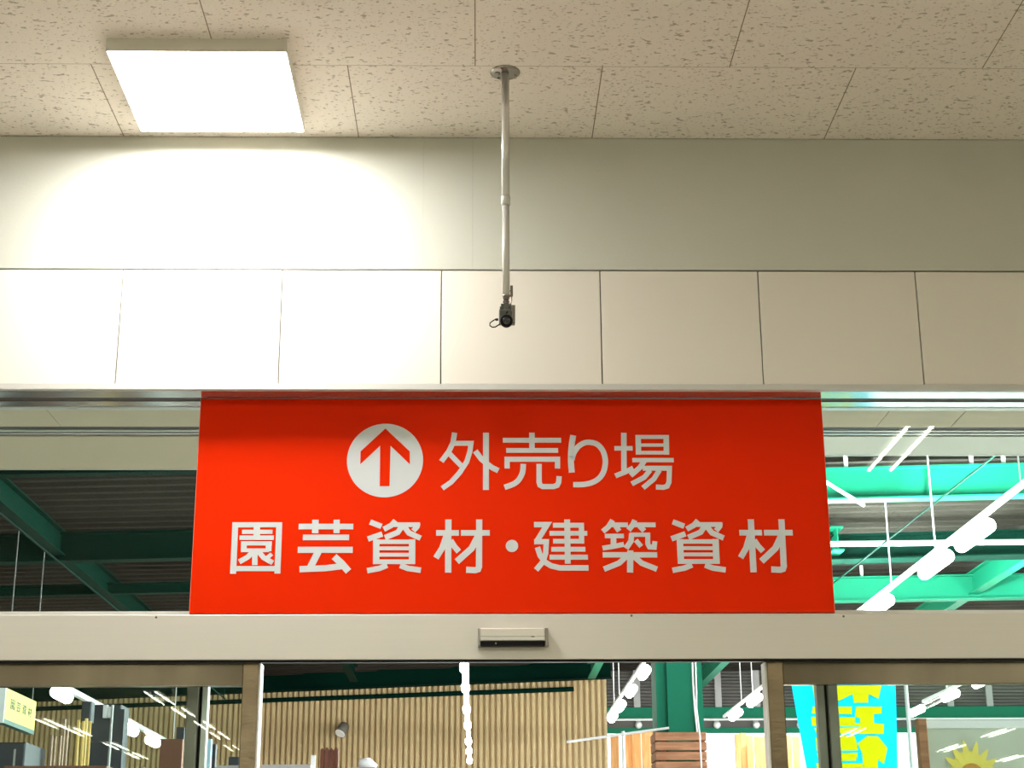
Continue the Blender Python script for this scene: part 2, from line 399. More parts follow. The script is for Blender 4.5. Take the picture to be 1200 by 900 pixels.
g = Glyph(505, 495, 8)
g.st(48, (222, 97), (207, 190), (168, 272), (98, 366)).st(46, (200, 196), (376, 196), (365, 275), (335, 370), (270, 470), (190, 560), (106, 618)).st(47, (170, 290), (285, 408)).st(54, (516, 97), (516, 633)).st(50, (416, 268), (470, 340), (520, 385), (575, 425), (632, 453)).build()
g = Glyph(505, 495, 8)
g.st(46, (674, 168), (1220, 168)).st(50, (947, 97), (947, 262)).st(44, (706, 263), (1192, 263)).st(48, (714, 432), (714, 346), (1186, 346), (1186, 432)).curve(50, (866, 390), (858, 470), (822, 540), (770, 580), (690, 609)).st(48, (1014, 390), (1014, 560), (1022, 588), (1048, 602), (1150, 602), (1183, 590), (1198, 560), (1202, 505)).build()
g = Glyph(645, 495, 8)
g.curve(54, (214, 122), (197, 230), (192, 350), (200, 470)).curve(50, (200, 352), (218, 290), (260, 228), (320, 192), (380, 188), (440, 207), (488, 260), (512, 330), (513, 400), (495, 470), (450, 530), (380, 568), (300, 583), (214, 584)).build()
g = Glyph(645, 495, 8)
g.st(50, (688, 98), (690, 470)).st(42, (600, 243), (770, 243)).st(46, (608, 502), (700, 466), (776, 428)).st(50, (822, 119), (826, 302)).st(50, (1085, 119), (1088, 302)).st(36, (797, 137), (1110, 137)).st(30, (830, 213), (1085, 213)).st(34, (803, 284), (1112, 284)).st(40, (768, 354), (1156, 354)).st(48, (880, 362), (838, 425), (752, 498)).st(46, (865, 430), (1116, 430), (1112, 560), (1095, 598), (1060, 610), (990, 606)).st(46, (935, 448), (880, 515), (762, 577)).st(46, (1022, 448), (970, 530), (868, 614)).build()
g = Glyph(262, 600, 7.5)
g.st(50, (104, 91), (84, 543)).st(44, (78, 113), (515, 113)).st(50, (490, 91), (473, 541)).st(44, (90, 498), (480, 498)).st(54, (293, 120), (292, 235)).st(36, (163, 175), (430, 175)).st(38, (140, 226), (442, 226)).st(36, (155, 276), (425, 276)).st(48, (179, 258), (177, 352)).st(48, (398, 258), (395, 345)).st(32, (155, 337), (400, 337)).st(44, (258, 348), (215, 395), (138, 438)).st(46, (276, 345), (274, 467)).st(42, (310, 350), (350, 400), (432, 447)).st(34, (424, 368), (385, 402)).build()
g = Glyph(262, 600, 7.5)
g.st(48, (660, 128), (1140, 128)).st(54, (808, 68), (805, 186)).st(52, (994, 68), (993, 186)).st(48, (697, 224), (1103, 224)).st(52, (652, 333), (1135, 333)).st(58, (832, 350), (760, 492)).st(52, (667, 503), (900, 494), (1060, 474)).st(58, (972, 392), (1040, 455), (1098, 522)).build()
shi = Glyph(422, 600, 7.5)
shi.st(46, (88, 88), (188, 127)).st(46, (68, 238), (195, 194)).st(46, (312, 76), (275, 117), (208, 152)).st(40, (285, 112), (526, 112)).st(44, (508, 98), (500, 130), (468, 166)).st(46, (370, 125), (330, 180), (218, 226)).st(46, (385, 125), (430, 185), (532, 231)).st(54, (142, 240), (141, 457)).st(54, (458, 240), (456, 457)).st(38, (115, 262), (485, 262)).st(32, (165, 320), (440, 320)).st(32, (165, 376), (440, 376)).st(40, (113, 438), (483, 438)).st(46, (238, 468), (170, 496), (62, 516)).st(46, (352, 470), (420, 496), (534, 512)).build()
zai = Glyph(422, 600, 7.5)
zai.st(48, (668, 184), (868, 184)).st(53, (776, 66), (774, 533)).st(50, (757, 212), (720, 320), (667, 404)).st(48, (795, 250), (830, 305), (868, 348)).st(48, (886, 184), (1140, 184)).st(52, (1047, 66), (1045, 480), (1036, 504), (1012, 512), (932, 508)).st(54, (1035, 215), (980, 320), (850, 436)).build()
g = Glyph(582, 600, 10)
c = g.pt(180, 398); r = 71 / 10 * 5.922 / F * 1.04
g.polys.append([c + Vector((math.cos(t), math.sin(t))) * r for t in (2 * math.pi * k / 32 for k in range(32))]); g.build()
g = Glyph(582, 600, 10)
g.st(62, (438, 148), (592, 148), (470, 345)).st(60, (440, 349), (582, 349), (575, 480), (545, 580), (462, 678)).st(62, (478, 414), (510, 510), (570, 590), (640, 632), (740, 656), (1076, 656)).st(56, (660, 156), (1022, 156)).st(54, (620, 250), (1062, 250)).st(54, (662, 343), (1025, 343)).st(54, (640, 437), (1040, 437)).st(56, (620, 530), (1070, 530)).st(66, (826, 88), (834, 606)).st(60, (992, 130), (996, 368)).build()
g = Glyph(700, 600, 7.5)
g.st(44, (134, 72), (98, 130), (48, 172)).st(40, (105, 113), (268, 113)).st(44, (160, 122), (192, 168)).st(46, (330, 72), (312, 112), (274, 158)).st(40, (315, 113), (512, 113)).st(44, (370, 122), (412, 166)).st(38, (66, 211), (233, 211)).st(48, (142, 215), (142, 305)).st(42, (46, 318), (130, 305), (234, 284)).st(46, (302, 190), (296, 255), (252, 320)).st(36, (285, 200), (465, 200)).st(42, (443, 190), (443, 280), (458, 308), (500, 310), (506, 258)).st(40, (338, 248), (386, 303)).st(46, (47, 377), (526, 377)).st(52, (290, 338), (288, 532)).st(46, (268, 380), (190, 450), (58, 503)).st(46, (308, 380), (390, 450), (524, 503)).build()
shi.build(sp2(700 + 882.5 / 7.5, 600 + 262 / 7.5).x - sp2(422 + 300 / 7.5, 600 + 262 / 7.5).x)
zai.build(sp2(840 + 448 / 11.25, 609).x - sp2(422 + 776 / 7.5, 609).x)
c = sp2(400 + 461 / 9, 490 + 445 / 9); r = 400 / 9 * 5.922 / F * 1.035
disc = MB().prism([(c.x + math.cos(t) * r, Ys - .0012, c.y + math.sin(t) * r) for t in (2 * math.pi * k / 72 for k in range(72))], (0, .0013, 0)).build('arrow_badge', M_VINYL, sign)
ar = [sp2(400 + a / 9, 490 + b / 9) for a, b in ((465, 110), (722, 352), (722, 487), (519, 292), (508, 718), (405, 718), (409, 292), (200, 487), (203, 352))]
tri = [(0, 1, 2, 3), (0, 3, 6), (0, 6, 7, 8), (3, 4, 5, 6)]
am = MB()
for q in tri: am.prism([(ar[i].x, Ys - .0022, ar[i].y) for i in q], (0, .0011, 0))
am.build('arrow', M_RED, disc)

# ================================================================== DOOR SENSOR
ysf = Yh - .045
def sz(y, Y=None): return at(600, y, ysf if Y is None else Y).z
sx0, sx1 = at(560, 745, ysf).x, at(642.5, 745, ysf).x
z0, z1 = sz(756.5), sz(735.5)
sen = thing('door_sensor', ((sx0 + sx1) / 2, Yh, z0), 'small grey motion sensor box on the metal casing below the sign', 'sensor')
bv = .012; zm = sz(751)
MB().box(sx0 + .008, sx1 - .010, ysf, Yh - .001, zm, z1 - .001, .004).build('cover', M_ALU, sen)
MB().box(sx0 + .009, sx1 - .011, ysf - .0006, ysf + .002, sz(745.8), sz(745.2)).build('cover_seam', M_GREYALU, sen)
MB().prism([(sx0 + .009, ysf + .001, zm), (sx0 + .009, ysf + .014, z0 + .001), (sx0 + .009, Yh - .001, z0 + .001), (sx0 + .009, Yh - .001, zm)], (sx1 - sx0 - .02, 0, 0)).build('sensor_window', M_BLACK, sen)
for xa, xb in ((sx0, sx0 + .0085), (sx1 - .0105, sx1)):
    MB().box(xa, xb, ysf + .004, Yh - .001, z0, z1, .003).build('end_cap', M_GREYALU, sen)
p = at(624.5, 746, ysf); MB().box(p.x - .006, p.x + .006, ysf - .001, ysf + .001, p.z - .0022, p.z + .0022).build('badge', M_ZINC, sen)
p = at(581, 754, ysf + .008); MB().cyl((p.x, ysf + .004, p.z), (p.x, ysf + .01, p.z), .003, 10).build('indicator', M_GREYALU, sen)

# ================================================================== LED PANEL ON THE CEILING
pa, pb_, pc = atz(123.5, 45, ZC), atz(336.5, 48, ZC), atz(356, 153, ZC - .05)
ly0 = pa.y; zl = at(230, 60.2, ly0).z
lx0, lx1 = at(124, 59, ly0).x, at(336, 61, ly0).x
ly1 = min(atz(350, 154.5, zl).y, -.02)
led = thing('ceiling_light', ((lx0 + lx1) / 2, (ly0 + ly1) / 2, ZC), 'bright square flat panel light on the ceiling close to the white wall', 'ceiling light')
def led_parts(x0, x1, y0, y1, m, t):
    k = .012
    fr = MB().box(x0, x1, y0, y0 + k, zl, ZC).box(x0, x1, y1 - k, y1, zl, ZC)
    fr.box(x0, x0 + k, y0 + k, y1 - k, zl, ZC).box(x1 - k, x1, y0 + k, y1 - k, zl, ZC)
    fr.build('frame', M_HOUSING, t)
    MB().box(x0 + .004, x1 - .004, y0 + .004, y1 - .004, zl - .001, zl + .012).build('diffuser', m, t)
led_parts(lx0, lx1, ly0, ly1, M_LED, led)
for x, y in ((-4.3, -4.2), (0, -4.4), (4.3, -4.2), (-5.4, -8), (5.4, -8)):  # unseen panels, added to raise the ambient light
    t = thing('ceiling_light', (x, y, ZC), 'unseen square fill light added on the ceiling behind the viewer', 'ceiling light', 'added fill panels behind the viewer')
    led_parts(x - .31, x + .31, y - .31, y + .31, M_FILL, t)

# ================================================================== CEILING-HUNG CAMERA
pf = atz(592, 84.5, ZC)
px, py = pf.x, pf.y
def pz(y): return at(592, y, py).z
zb = pz(346)
sc = thing('security_camera', (px, py, ZC), 'small dark security camera hanging from the ceiling on a long pale pole', 'camera')
fl = MB().tube([(px, py, ZC), (px, py, ZC - .003), (px, py, ZC - .006), (px, py, ZC - .009)], [.054, .054, .050, .020], 40)
flo = fl.build('ceiling_flange', M_ZINC, sc, True)
MB().tube([(px - .028, py - .004, ZC - .006), (px - .028, py - .004, ZC - .012), (px - .028, py - .004, ZC - .016)], [.011, .009, .003], 16).build('dome_nut', M_ZINC, flo, True)
for a in (.3, 2.2, 4.4):
    MB().cyl((px + .04 * math.cos(a), py + .04 * math.sin(a), ZC - .006), (px + .04 * math.cos(a), py + .04 * math.sin(a), ZC - .0095), .0045, 10).build('screw', M_ZINC, flo)
zk = pz(240)
MB().cyl((px, py, ZC - .006), (px, py, zk), .0143, 24).build('upper_pole', M_POLE, sc, True)
MB().tube([(px, py, zk + .034), (px, py, zk + .028), (px, py, zk), (px, py, zk - .002)], [.0146, .0162, .0162, .013], 24).build('collar', M_POLE, sc, True)
MB().cyl((px, py, zk), (px, py, zb), .0126, 24).build('lower_pole', M_POLE, sc, True)
zc_ = pz(373.5)
MB().tube([(px, py, zb), (px, py, zb - .003), (px, py, zb - .016), (px, py, zb - .018)], [.0135, .0135, .010, .008], 20).build('pole_end', M_ZINC, sc, True)
bk = MB().cyl((px, py, zb - .016), (px, py, zb - .034), .0045, 12).cyl((px - .011, py, zb - .024), (px + .011, py, zb - .024), .004, 10)
bk.tube([(px, py, zb - .026), (px, py, zb - .031), (px, py, zb - .036)], [.006, .010, .006], 14)
bk.box(px - .018, px + .018, py - .012, py + .012, zb - .040, zb - .035); bk.box(px - .018, px - .014, py - .012, py + .012, zb - .05, zb - .038); bk.box(px + .014, px + .018, py - .012, py + .012, zb - .05, zb - .038)
bk.cyl((px - .022, py, zb - .047), (px + .022, py, zb - .047), .006, 12); bk.box(px - .009, px + .009, py - .012, py + .012, zb - .062, zb - .04)
bk.build('swivel_bracket', M_CAMGREY, sc)
cl = MB().box(px + .013, px + .019, py - .004, py + .004, pz(341), pz(340.5)); cl.cyl((px + .019, py, pz(335)), (px + .019, py, pz(347)), .0045, 10); cl.box(px + .010, px + .022, py - .003, py + .003, pz(347.5), pz(346))
cl.tube([(px + .019, py, pz(346)), (px + .019, py, pz(352)), (px + .016, py, pz(357)), (px + .017, py, pz(361))], .0018, 8)
cl.build('cable_clip', M_ZINC, sc, False)
# body tilts down a little towards the shop
bz = zc_ + .001; by0, by1 = py - .030, py + .028
def tl(x, y, z):                                # tilt about the bracket
    a = .20; dy, dz = y - py, z - bz
    return (x, py + dy * math.cos(a) - dz * math.sin(a), bz + dy * math.sin(a) + dz * math.cos(a))
def tiltmb(mb): mb.v = [tl(*q) for q in mb.v]; return mb
bw, bh = .0265, .027
hx = px + .002
body = tiltmb(MB().box(hx - bw, hx + bw * 1.04, by0, by1, bz - bh * .75, bz + bh, .003)).build('camera_body', M_CAMGREY, sc)
tiltmb(MB().box(hx + bw * .55, hx + bw * 1.06, by0 - .002, by1 - .01, bz - bh * .6, bz + bh * 1.55, .002)).build('side_plate', M_ZINC, body)
lens = tiltmb(MB().tube([(px, by0 + .002, bz - .017), (px, by0 - .012, bz - .017), (px, by0 - .013, bz - .017), (px, by0 - .030, bz - .017), (px, by0 - .031, bz - .017)], [.0195, .0195, .0215, .0215, .019], 28)).build('lens_barrel', M_BLACK, sc, True)
tiltmb(MB().tube([(px, by0 - .0305, bz - .017), (px, by0 - .034, bz - .017), (px, by0 - .036, bz - .017)], [.016, .011, .004], 24)).build('lens_glass', M_LENS, lens, True)
tiltmb(MB().tube([(px - .002, by0 - .001, bz + .012), (px + .004, by0 - .001, bz + .020)], .003, 8)).build('logo_mark', M_BLACK, body)
cb = [at(x, y, py - .01) for x, y in ((583.5, 374.5), (581, 374), (577.5, 376), (574.2, 378.5), (574, 381.5), (577, 383.5), (580.5, 383.2), (584, 381), (587, 379))]
MB().tube(cb, .0022, 8).build('cable_loop', M_BLACK, sc, True)
MB().cyl(at(580.5, 374.6, py - .01), at(584, 374.4, py - .01), .0042, 10).build('plug', M_BLACK, sc)

# ================================================================== SHOP LIGHTS BEHIND THE VIEWER (seen mirrored in the glass)
def twin_tube(x, y, label, length=1.2, n=2, group='twin tube lights on the shop ceiling'):
    t = thing('tube_light', (x, y, ZC), label, 'ceiling light', group)
    MB().box(x - .11, x + .11, y - length / 2, y + length / 2, ZC - .03, ZC).build('housing', M_WHITE, t)
    for s_ in (-1, 1):
        MB().cyl((x + s_ * .075, y - length / 2 + .02, ZC - .05), (x + s_ * .075, y + length / 2 - .02, ZC - .05), .012, 10).build('tube', M_TUBE, t)
    return t
h_t = ZC - .05 - EYE.z
def mirror_y(ypx, xpx, Yglass):                 # where a lamp on the ceiling must hang to be mirrored there
    v = atz(xpx, ypx, ZC - .05); return v.x, 2 * Yglass - v.y
x, y = mirror_y(524, 1056, Yg); twin_tube(x, y, 'twin tube light on the ceiling mirrored in the right transom')
for (xp, yp) in ((57, 847), (90, 857), (134, 874), (158, 885), (185, 817), (215, 835), (240, 850), (257, 862), (273, 877), (1097, 822), (1172, 858), (1117, 876), (1187, 888), (1000, 858)):
    x, y = mirror_y(yp, xp, Yp + .028); twin_tube(x, y, 'twin tube shop ceiling light mirrored as a bright streak in the door glass')

# ================================================================== SOFFIT BEYOND THE GLASS
z_s = Z_LIP + .004
ye = Yg + .03
yt0, yt1 = atz(100, 500, z_s).y, atz(100, 511.5, z_s).y
yl_end, yr_end = atz(100, 549.5, z_s).y, atz(1100, 533, z_s).y
jl, jr = atz(63, 490, z_s).x, atz(1124, 490, z_s).x
so = MB()
edges = [-6, jl, jl + .91, jr - .3, jr, 6]
for a, b in zip(edges[:-1], edges[1:]): so.box(a + .0015, b - .0015, ye, yt0, z_s, z_s + .03)
so.box(-6, 0, yt1, yl_end, z_s, z_s + .08); so; so.box(-6, 6, ye, yr_end, z_s + .031, z_s + .09)
sfo = struct(so.build('ceiling', M_CREAM), 'cream soffit outside the transom glass', 'ceiling')
MB().box(0, 6, yt1, yr_end, z_s, z_s + .08).build('lit_board', M_CREAM_LIT, sfo)
MB().box(-6, 6, yt0, yt1, z_s + .004, z_s + .03).build('track', M_DARKTRIM, sfo)
q = (yt1 - yt0)
for f0, f1 in ((.36, .48), (.66, .78)): MB().box(-6, 6, yt0 + q * f0, yt0 + q * f1, z_s - .001, z_s + .02).build('track_rib', M_FRAME, sfo)
ft = MB().box(-6, 0, yl_end, yl_end + .012, z_s - .002, z_s + .08).box(0, 6, yr_end, yr_end + .012, z_s - .002, z_s + .08)
ft.build('edge_strip', M_FRAME, sfo)

# ================================================================== THE TIMBER HALL BEYOND
def YD(D): return EYE.y + D
H_ROOF = 4.90
ZR = EYE.z + H_ROOF
struct(MB().box(-30, 40, .30, 75, -.06, 0).build('floor', M_CONC), 'concrete floor of the timber hall', 'floor')
# folded-plate deck: ribs run across, the roof turned 5 degrees
ang = math.radians(-5.2)
dk = MB(); pitch, dep = .32, .11
prof = []
for k in range(-4, 112):
    y0_ = 6.5 + k * pitch
    prof += [(y0_, ZR + dep), (y0_ + .10, ZR + dep), (y0_ + .16, ZR), (y0_ + .26, ZR)]
prof = [p_ for p_ in prof if 4.9 < p_[0]]
def rotz(x, y, z, a=ang, ox=0.0, oy=YD(20)): 
    return (ox + (x - ox) * math.cos(a) - (y - oy) * math.sin(a), oy + (x - ox) * math.sin(a) + (y - oy) * math.cos(a), z)
vs = []
for (d, z) in prof: vs += [rotz(-15, YD(d + 1.5), z), rotz(15, YD(d + 1.5), z)]
dk.add(vs, [(2 * i, 2 * i + 1, 2 * i + 3, 2 * i + 2) for i in range(len(prof) - 1)])
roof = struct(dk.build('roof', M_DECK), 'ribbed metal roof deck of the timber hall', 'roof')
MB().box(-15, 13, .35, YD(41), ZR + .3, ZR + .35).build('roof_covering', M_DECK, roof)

def cross_beam(x0, y0, x1, y1, hb, hgt, m, wd=.2, label='green steel roof beam across the hall'):
    a, b = atz(x0, y0, EYE.z + hb), atz(x1, y1, EYE.z + hb)
    d = (b - a).normalized()
    o = struct(MB().ibeam(a, b, hgt, wd).build('trim_4', m), label, 'beam')
    return o, a, b
HB = 4.34
# right-hand beams (near, middle, far) and left-hand beams
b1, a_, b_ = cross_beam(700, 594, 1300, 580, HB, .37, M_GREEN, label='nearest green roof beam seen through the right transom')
for x in (994, 1180, 1142):
    p = atz(x, 586 - (x - 994) * .02, EYE.z + HB); MB().box(p.x - .02, p.x + .02, p.y - .02, p.y + .02, p.z + .37, ZR).build('purlin_cleat', M_WHITE, b1)
b3, a_, b_ = cross_beam(700, 711, 1300, 700, HB, .37, M_GREEN, label='farther green roof beam seen through the right transom')
for x in (1012, 1082):
    p = atz(x, 706, EYE.z + HB); MB().box(p.x - .02, p.x + .02, p.y - .02, p.y + .02, p.z + .37, ZR).build('purlin_cleat', M_WHITE, b3)
b2, a_, b_ = cross_beam(700, 666, 1300, 650, HB, .34, M_DK_SHADE_GREEN, .34, label='shaded roof beam between the two green ones, right transom')  # its shade is put into a darker paint than its neighbours
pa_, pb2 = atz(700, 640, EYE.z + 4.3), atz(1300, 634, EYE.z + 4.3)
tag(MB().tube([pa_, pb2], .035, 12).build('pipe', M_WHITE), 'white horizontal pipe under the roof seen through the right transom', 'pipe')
cross_beam(-150, 664, 500, 649, HB, .38, M_DK_SHADE_GREEN, .2, label='dark green roof beam seen through the left transom')
cross_beam(-150, 703, 500, 689, HB + .1, .16, M_DK_SHADE_GREEN, .14, label='thin dark green roof beam seen low in the left transom')
cross_beam(-150, 561, 500, 549, HB + .12, .2, M_DK_SHADE_GREEN, .16, label='dark green roof beam just past the soffit, left transom')
# beams running away from the viewer
for Xb, d0, d1, m in ((-5.5, 13, 34, M_DK_SHADE_GREEN), (-2.55, 21, 34, M_DK_SHADE_GREEN), (2.3, 21, 33.6, M_GREEN), (4.7, 21, 35, M_GREEN), (7.4, 13, 36, M_GREEN)):  # dim light on the left beams is put into the darker green
    struct(MB().ibeam((Xb, YD(d0), EYE.z + 4.42), (Xb, YD(d1), EYE.z + 4.42), .32, .16).build('trim_5', m), 'green roof beam running away from the door', 'beam')

# far corrugated wall, its right end nearer
ca = math.radians(-16)
c0 = far(480, 850, 36.0); ux = Vector((math.cos(ca), math.sin(ca), 0)); uy = Vector((-ux.y, ux.x, 0))
def onwall(x, y, off=0.0):                      # photo place -> far wall plane (off towards the viewer)
    d = ray(x, y); n = uy; t = ((c0 - uy * off) - EYE).dot(n) / d.dot(n); return EYE + d * t
e_r = onwall(711.5, 850); e_l = onwall(-80, 850)
Lw = (e_r - e_l).to_2d().length; pitch = .129
n = int(Lw / pitch); vs = []; fs = []
o0 = Vector((e_r.x, e_r.y, 0))
for k in range(n + 1):
    for (u, q) in ((0, 0), (.062, 0), (.068, .10), (.123, .10)):
        b = o0 - ux * (k * pitch + u) + uy * q
        vs += [(b.x, b.y, 0), (b.x, b.y, ZR + .2)]
MBw = MB(); MBw.add(vs, [(2 * i, 2 * i + 2, 2 * i + 3, 2 * i + 1) for i in range(len(vs) // 2 - 1)])
struct(MBw.build('wall_far', M_SIDING), 'beige corrugated metal wall at the back of the hall', 'wall')
pA, pB = onwall(-60, 834.5, .07), onwall(672, 807.5, .07)
tag(MB().tube([pA, pB], .052, 10).build('pipe', M_DK_SHADE_GREEN), 'dark green pipe along the upper part of the beige corrugated wall', 'pipe')
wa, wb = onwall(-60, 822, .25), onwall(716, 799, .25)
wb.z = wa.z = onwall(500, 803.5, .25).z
struct(MB().ibeam(wa, wb, .50, .25).build('trim_6', M_DK_SHADE_GREEN), 'dark green roof beam on top of the beige corrugated wall', 'beam')

# gable beyond the opening: horizontal siding, studs, green beams
Dg = 36.0; yg = YD(Dg)
gx0, gx1 = e_r.x + .02, 16.0
gb = MB(); zt, zo = ZR + .2, far(900, 829, Dg).z
nrib = 14; rows = []
for k in range(nrib):
    z_ = zt - (zt - zo) * k / nrib; s_ = (zt - zo) / nrib
    rows += [(yg, z_), (yg, z_ - s_ * .55), (yg + .05, z_ - s_ * .7), (yg + .05, z_ - s_ * .9)]
vs = []
for (yy, zz) in rows: vs += [(gx0, yy, zz), (gx1, yy, zz)]
gb.add(vs, [(2 * i, 2 * i + 1, 2 * i + 3, 2 * i + 2) for i in range(len(rows) - 1)])
zlow = far(900, 859, Dg).z; zmid = far(900, 843, Dg).z; z853 = far(900, 853, Dg).z
gw = struct(gb.build('wall_gable', M_GABLE), 'grey ribbed gable above the bright opening', 'wall')
MB().box(gx0, gx1, yg - .1, yg + .05, zmid, zo).build('green_beam', M_GREEN, gw)
MB().box(gx0, gx1, yg, yg + .05, z853, zmid).build('ribbed_strip', M_GABLE, gw)
MB().box(gx0, gx1, yg - .06, yg + .05, zlow, z853).build('lower_green_beam', M_GREEN, gw)
for x in (746, 841, 886, 1112, 1158):
    p = far(x, 812, Dg); MB().box(p.x - .07, p.x + .07, yg - .08, yg, zo, zt).build('stud', M_GREY, gw)
pA, pB = far(714, 843.4, Dg - .2), far(1230, 843.4, Dg - .2); pB.z = pA.z
tag(MB().tube([pA, pB], .025, 10).build('pipe', M_WHITE), 'thin white pipe below the green beam over the bright opening', 'pipe')
for x, lb in ((748.5, 'small round white lamp left of the green column, under the far beam'), (840.5, 'small round white lamp right of the green column, under the far beam'), (886.5, 'small round white lamp nearest the right door post, under the far beam'), (938, 'small round white lamp under the far beam, half behind the cyan banner')):
    p = far(x, 849.5, Dg - .1)
    t = thing('round_lamp', (p.x, yg, p.z), lb, 'lamp', 'round lamps over the opening')
    MB().tube([(p.x, yg, p.z), (p.x, yg - .06, p.z), (p.x, yg - .13, p.z), (p.x, yg - .16, p.z)], [.05, .075, .07, .03], 16).build('lamp_body', M_WHITE, t, True)
    MB().box(p.x - .05, p.x + .05, yg - .03, yg - .0, p.z + .06, p.z + .11).build('bracket', M_GREY, t)
# hall side walls
struct(MB().box(-15.1, -15, .3, YD(40), 0, ZR + .2).build('wall_side', M_SIDING), 'side wall of the hall', 'wall')

# light tracks: a white channel with lamp blocks under it, hung on rods
def track(X, hh, d0, d1, lamps, label, rods=(), r=.03, lw=.07, ll=.45, m=None, side=0.0):
    z = EYE.z + hh
    t = thing('light_track', (X, YD((d0 + d1) / 2), z), label, 'light track', 'light tracks hanging in the hall')
    MB().box(X - r, X + r, YD(d0), YD(d1), z, z + 2 * r).build('channel', M_WHITE, t)
    for d in lamps:
        MB().tube([(X + side, YD(d - ll / 2), z - lw), (X + side, YD(d - ll / 2 + .04), z - lw), (X + side, YD(d + ll / 2 - .04), z - lw), (X + side, YD(d + ll / 2), z - lw)], [lw * .7, lw, lw, lw * .7], 12).build('lamp', (M_LAMP_ADDED if d < 12 else m) if m and d < 23 else M_LAMP, t)
    for d in rods:
        MB().cyl((X, YD(d), z + .05), (X, YD(d), ZR), .008, 8).build('hanger_rod', M_WHITE, t)
    return t
def dist(y, hh, x=560): return atz(x, y, EYE.z + hh).y - EYE.y
def Xof(x, y, hh): return atz(x, y, EYE.z + hh).x
hc = 2.8
track(Xof(547, 830, hc), hc, 18.5, dist(893, hc), [dist(y, hc) for y in (777, 801, 827, 846, 865, 877, 888)], 'row of lamps hanging straight ahead in the middle of the doorway', (19, 24, 29), .035, .055, .36)
hr = 3.5
track(Xof(731, 812, hr), hr, 14, dist(842, hr), [dist(y, hr) for y in (783, 805, 823, 836, 705, 655)], 'row of lamps hanging just left of the green column', (dist(829, hr), dist(820, hr)), .024, .075, .75, M_LAMP_R, side=.05)  # last two lamps are added behind the sign to light the beams
track(Xof(868, 826, hr), hr, 7.4, dist(842, hr), [8.0, 9.8] + [dist(y, hr) for y in (834, 817, 790, 760, 735, 705, 655, 620)], 'row of lamps hanging right of the green column and rising into the right transom', (dist(826, hr), dist(816, hr), dist(690, hr), dist(650, hr), 14), .024, .07, 1.0, M_LAMP_R, side=.05)  # first two lamps are added out of view to front-light the goods
track(Xof(1085, 822, hr), hr, 7.4, 30, [8.0, 9.8] + [dist(y, hr) for y in (846, 830, 812, 795, 740, 715)], 'row of lamps hanging farthest right, above the sunflower board', (dist(812, hr), 18), .024, .07, .8, M_LAMP_R, side=.05)  # here too the first two lamps are added, unseen
track(Xof(120, 832, 2.8), 2.8, 21, 31, [dist(y, 2.8) for y in (806, 848, 862)], 'row of lamps hanging far left, behind the yellow sign', (30.5,), .035, .08, .7)
# bracing rods under the roof
def rod(x0, y0, h0, x1, y1, h1, r, m, label):
    a, b = atz(x0, y0, EYE.z + h0), atz(x1, y1, EYE.z + h1)
    tag(MB().tube([a, b], r, 8).build('brace_rod', m), label, 'brace')
rod(1168, 532, 4.18, 972, 687, 4.18, .012, M_DK_SHADE_GREEN, 'thin dark diagonal brace rod crossing the green beams in the right transom')
rod(1012, 592, 4.28, 960, 560, 4.28, .02, M_WHITE, 'short pale brace rod beside the sign edge in the right transom')
# flood light on the corrugated wall
p = onwall(401, 855, .30)
fl_ = thing('flood_light', tuple(onwall(401, 851, .0)), 'round spotlight on the beige corrugated wall', 'spotlight')
ax = Vector((-.35, -.55, -.75)).normalized()
q0 = p - ax * .17; q1 = p + ax * .12
MB().tube([q0, q0 + ax * .04, q1], [.05, .11, .13], 20).build('lamp_head', M_FLOOD, fl_, True)
MB().tube([q1 + ax * .001, q1 + ax * .012], [.118, .10], 20).build('lens', M_WHITE, fl_)
MB().tube([q0, onwall(404, 850, .02)], .03, 8).build('arm', M_CAMGREY, fl_)

# ================================================================== GOODS IN THE HALL
def upright(name, x0, x1, ytop, D, m, label, cat, group=None, depth=.06, lean=0.0, ybase=None):
    a, b = far(x0, ytop, D), far(x1, ytop, D); z = (a.z + b.z) / 2
    ym = YD(D)
    v = [(a.x, ym, 0), (b.x, ym, 0), (b.x, ym + depth, 0), (a.x, ym + depth, 0), (a.x + lean, ym, z), (b.x + lean, ym, z), (b.x + lean, ym + depth, z), (a.x + lean, ym + depth, z)]
    return tag(MB().hexa(v).build(name, m), label, cat, group)
G = 'upright timber planks by the bright opening'
for x0, x1, yt, D, lb in ((715.5, 725, 861, 16.0, 'orange upright plank, first from the corrugated wall end'), (733, 739.5, 860, 16.1, 'narrow orange upright plank right of the white pole'),
                      (740, 751, 859, 16.3, 'broad orange upright plank in the middle between white pole and slatted screen'), (752, 767.5, 857, 16.6, 'widest orange upright plank touching the slatted brown screen'),
                      (861.5, 867, 860, 17, 'orange upright plank, first right of the slatted screen'), (867.3, 874.5, 859, 17.1, 'orange upright plank, second right of the slatted screen'),
                      (875, 882, 862, 17.2, 'orange upright plank, third right of the slatted screen'), (884, 890, 863, 17.0, 'orange upright plank, fourth right of the slatted screen'),
                      (890.5, 896, 863, 17.15, 'orange upright plank, fifth right of the slatted screen'), (896.5, 903.5, 861, 17.3, 'orange upright plank against the right door post'),
                      (921, 927, 862, 17.1, 'pale orange upright plank just right of the right door post'), (929, 936, 863, 17.2, 'pale orange upright plank half behind the cyan banner')):
    upright('timber_plank', x0, x1, yt, D, M_PLANK, lb, 'plank', G)
a = far(730, 857, 15.5); tag(MB().cyl((a.x, a.y, 0), (a.x, a.y, a.z), .016, 12).build('pole', M_WHITE), 'thin white upright pole among the orange planks', 'pole')
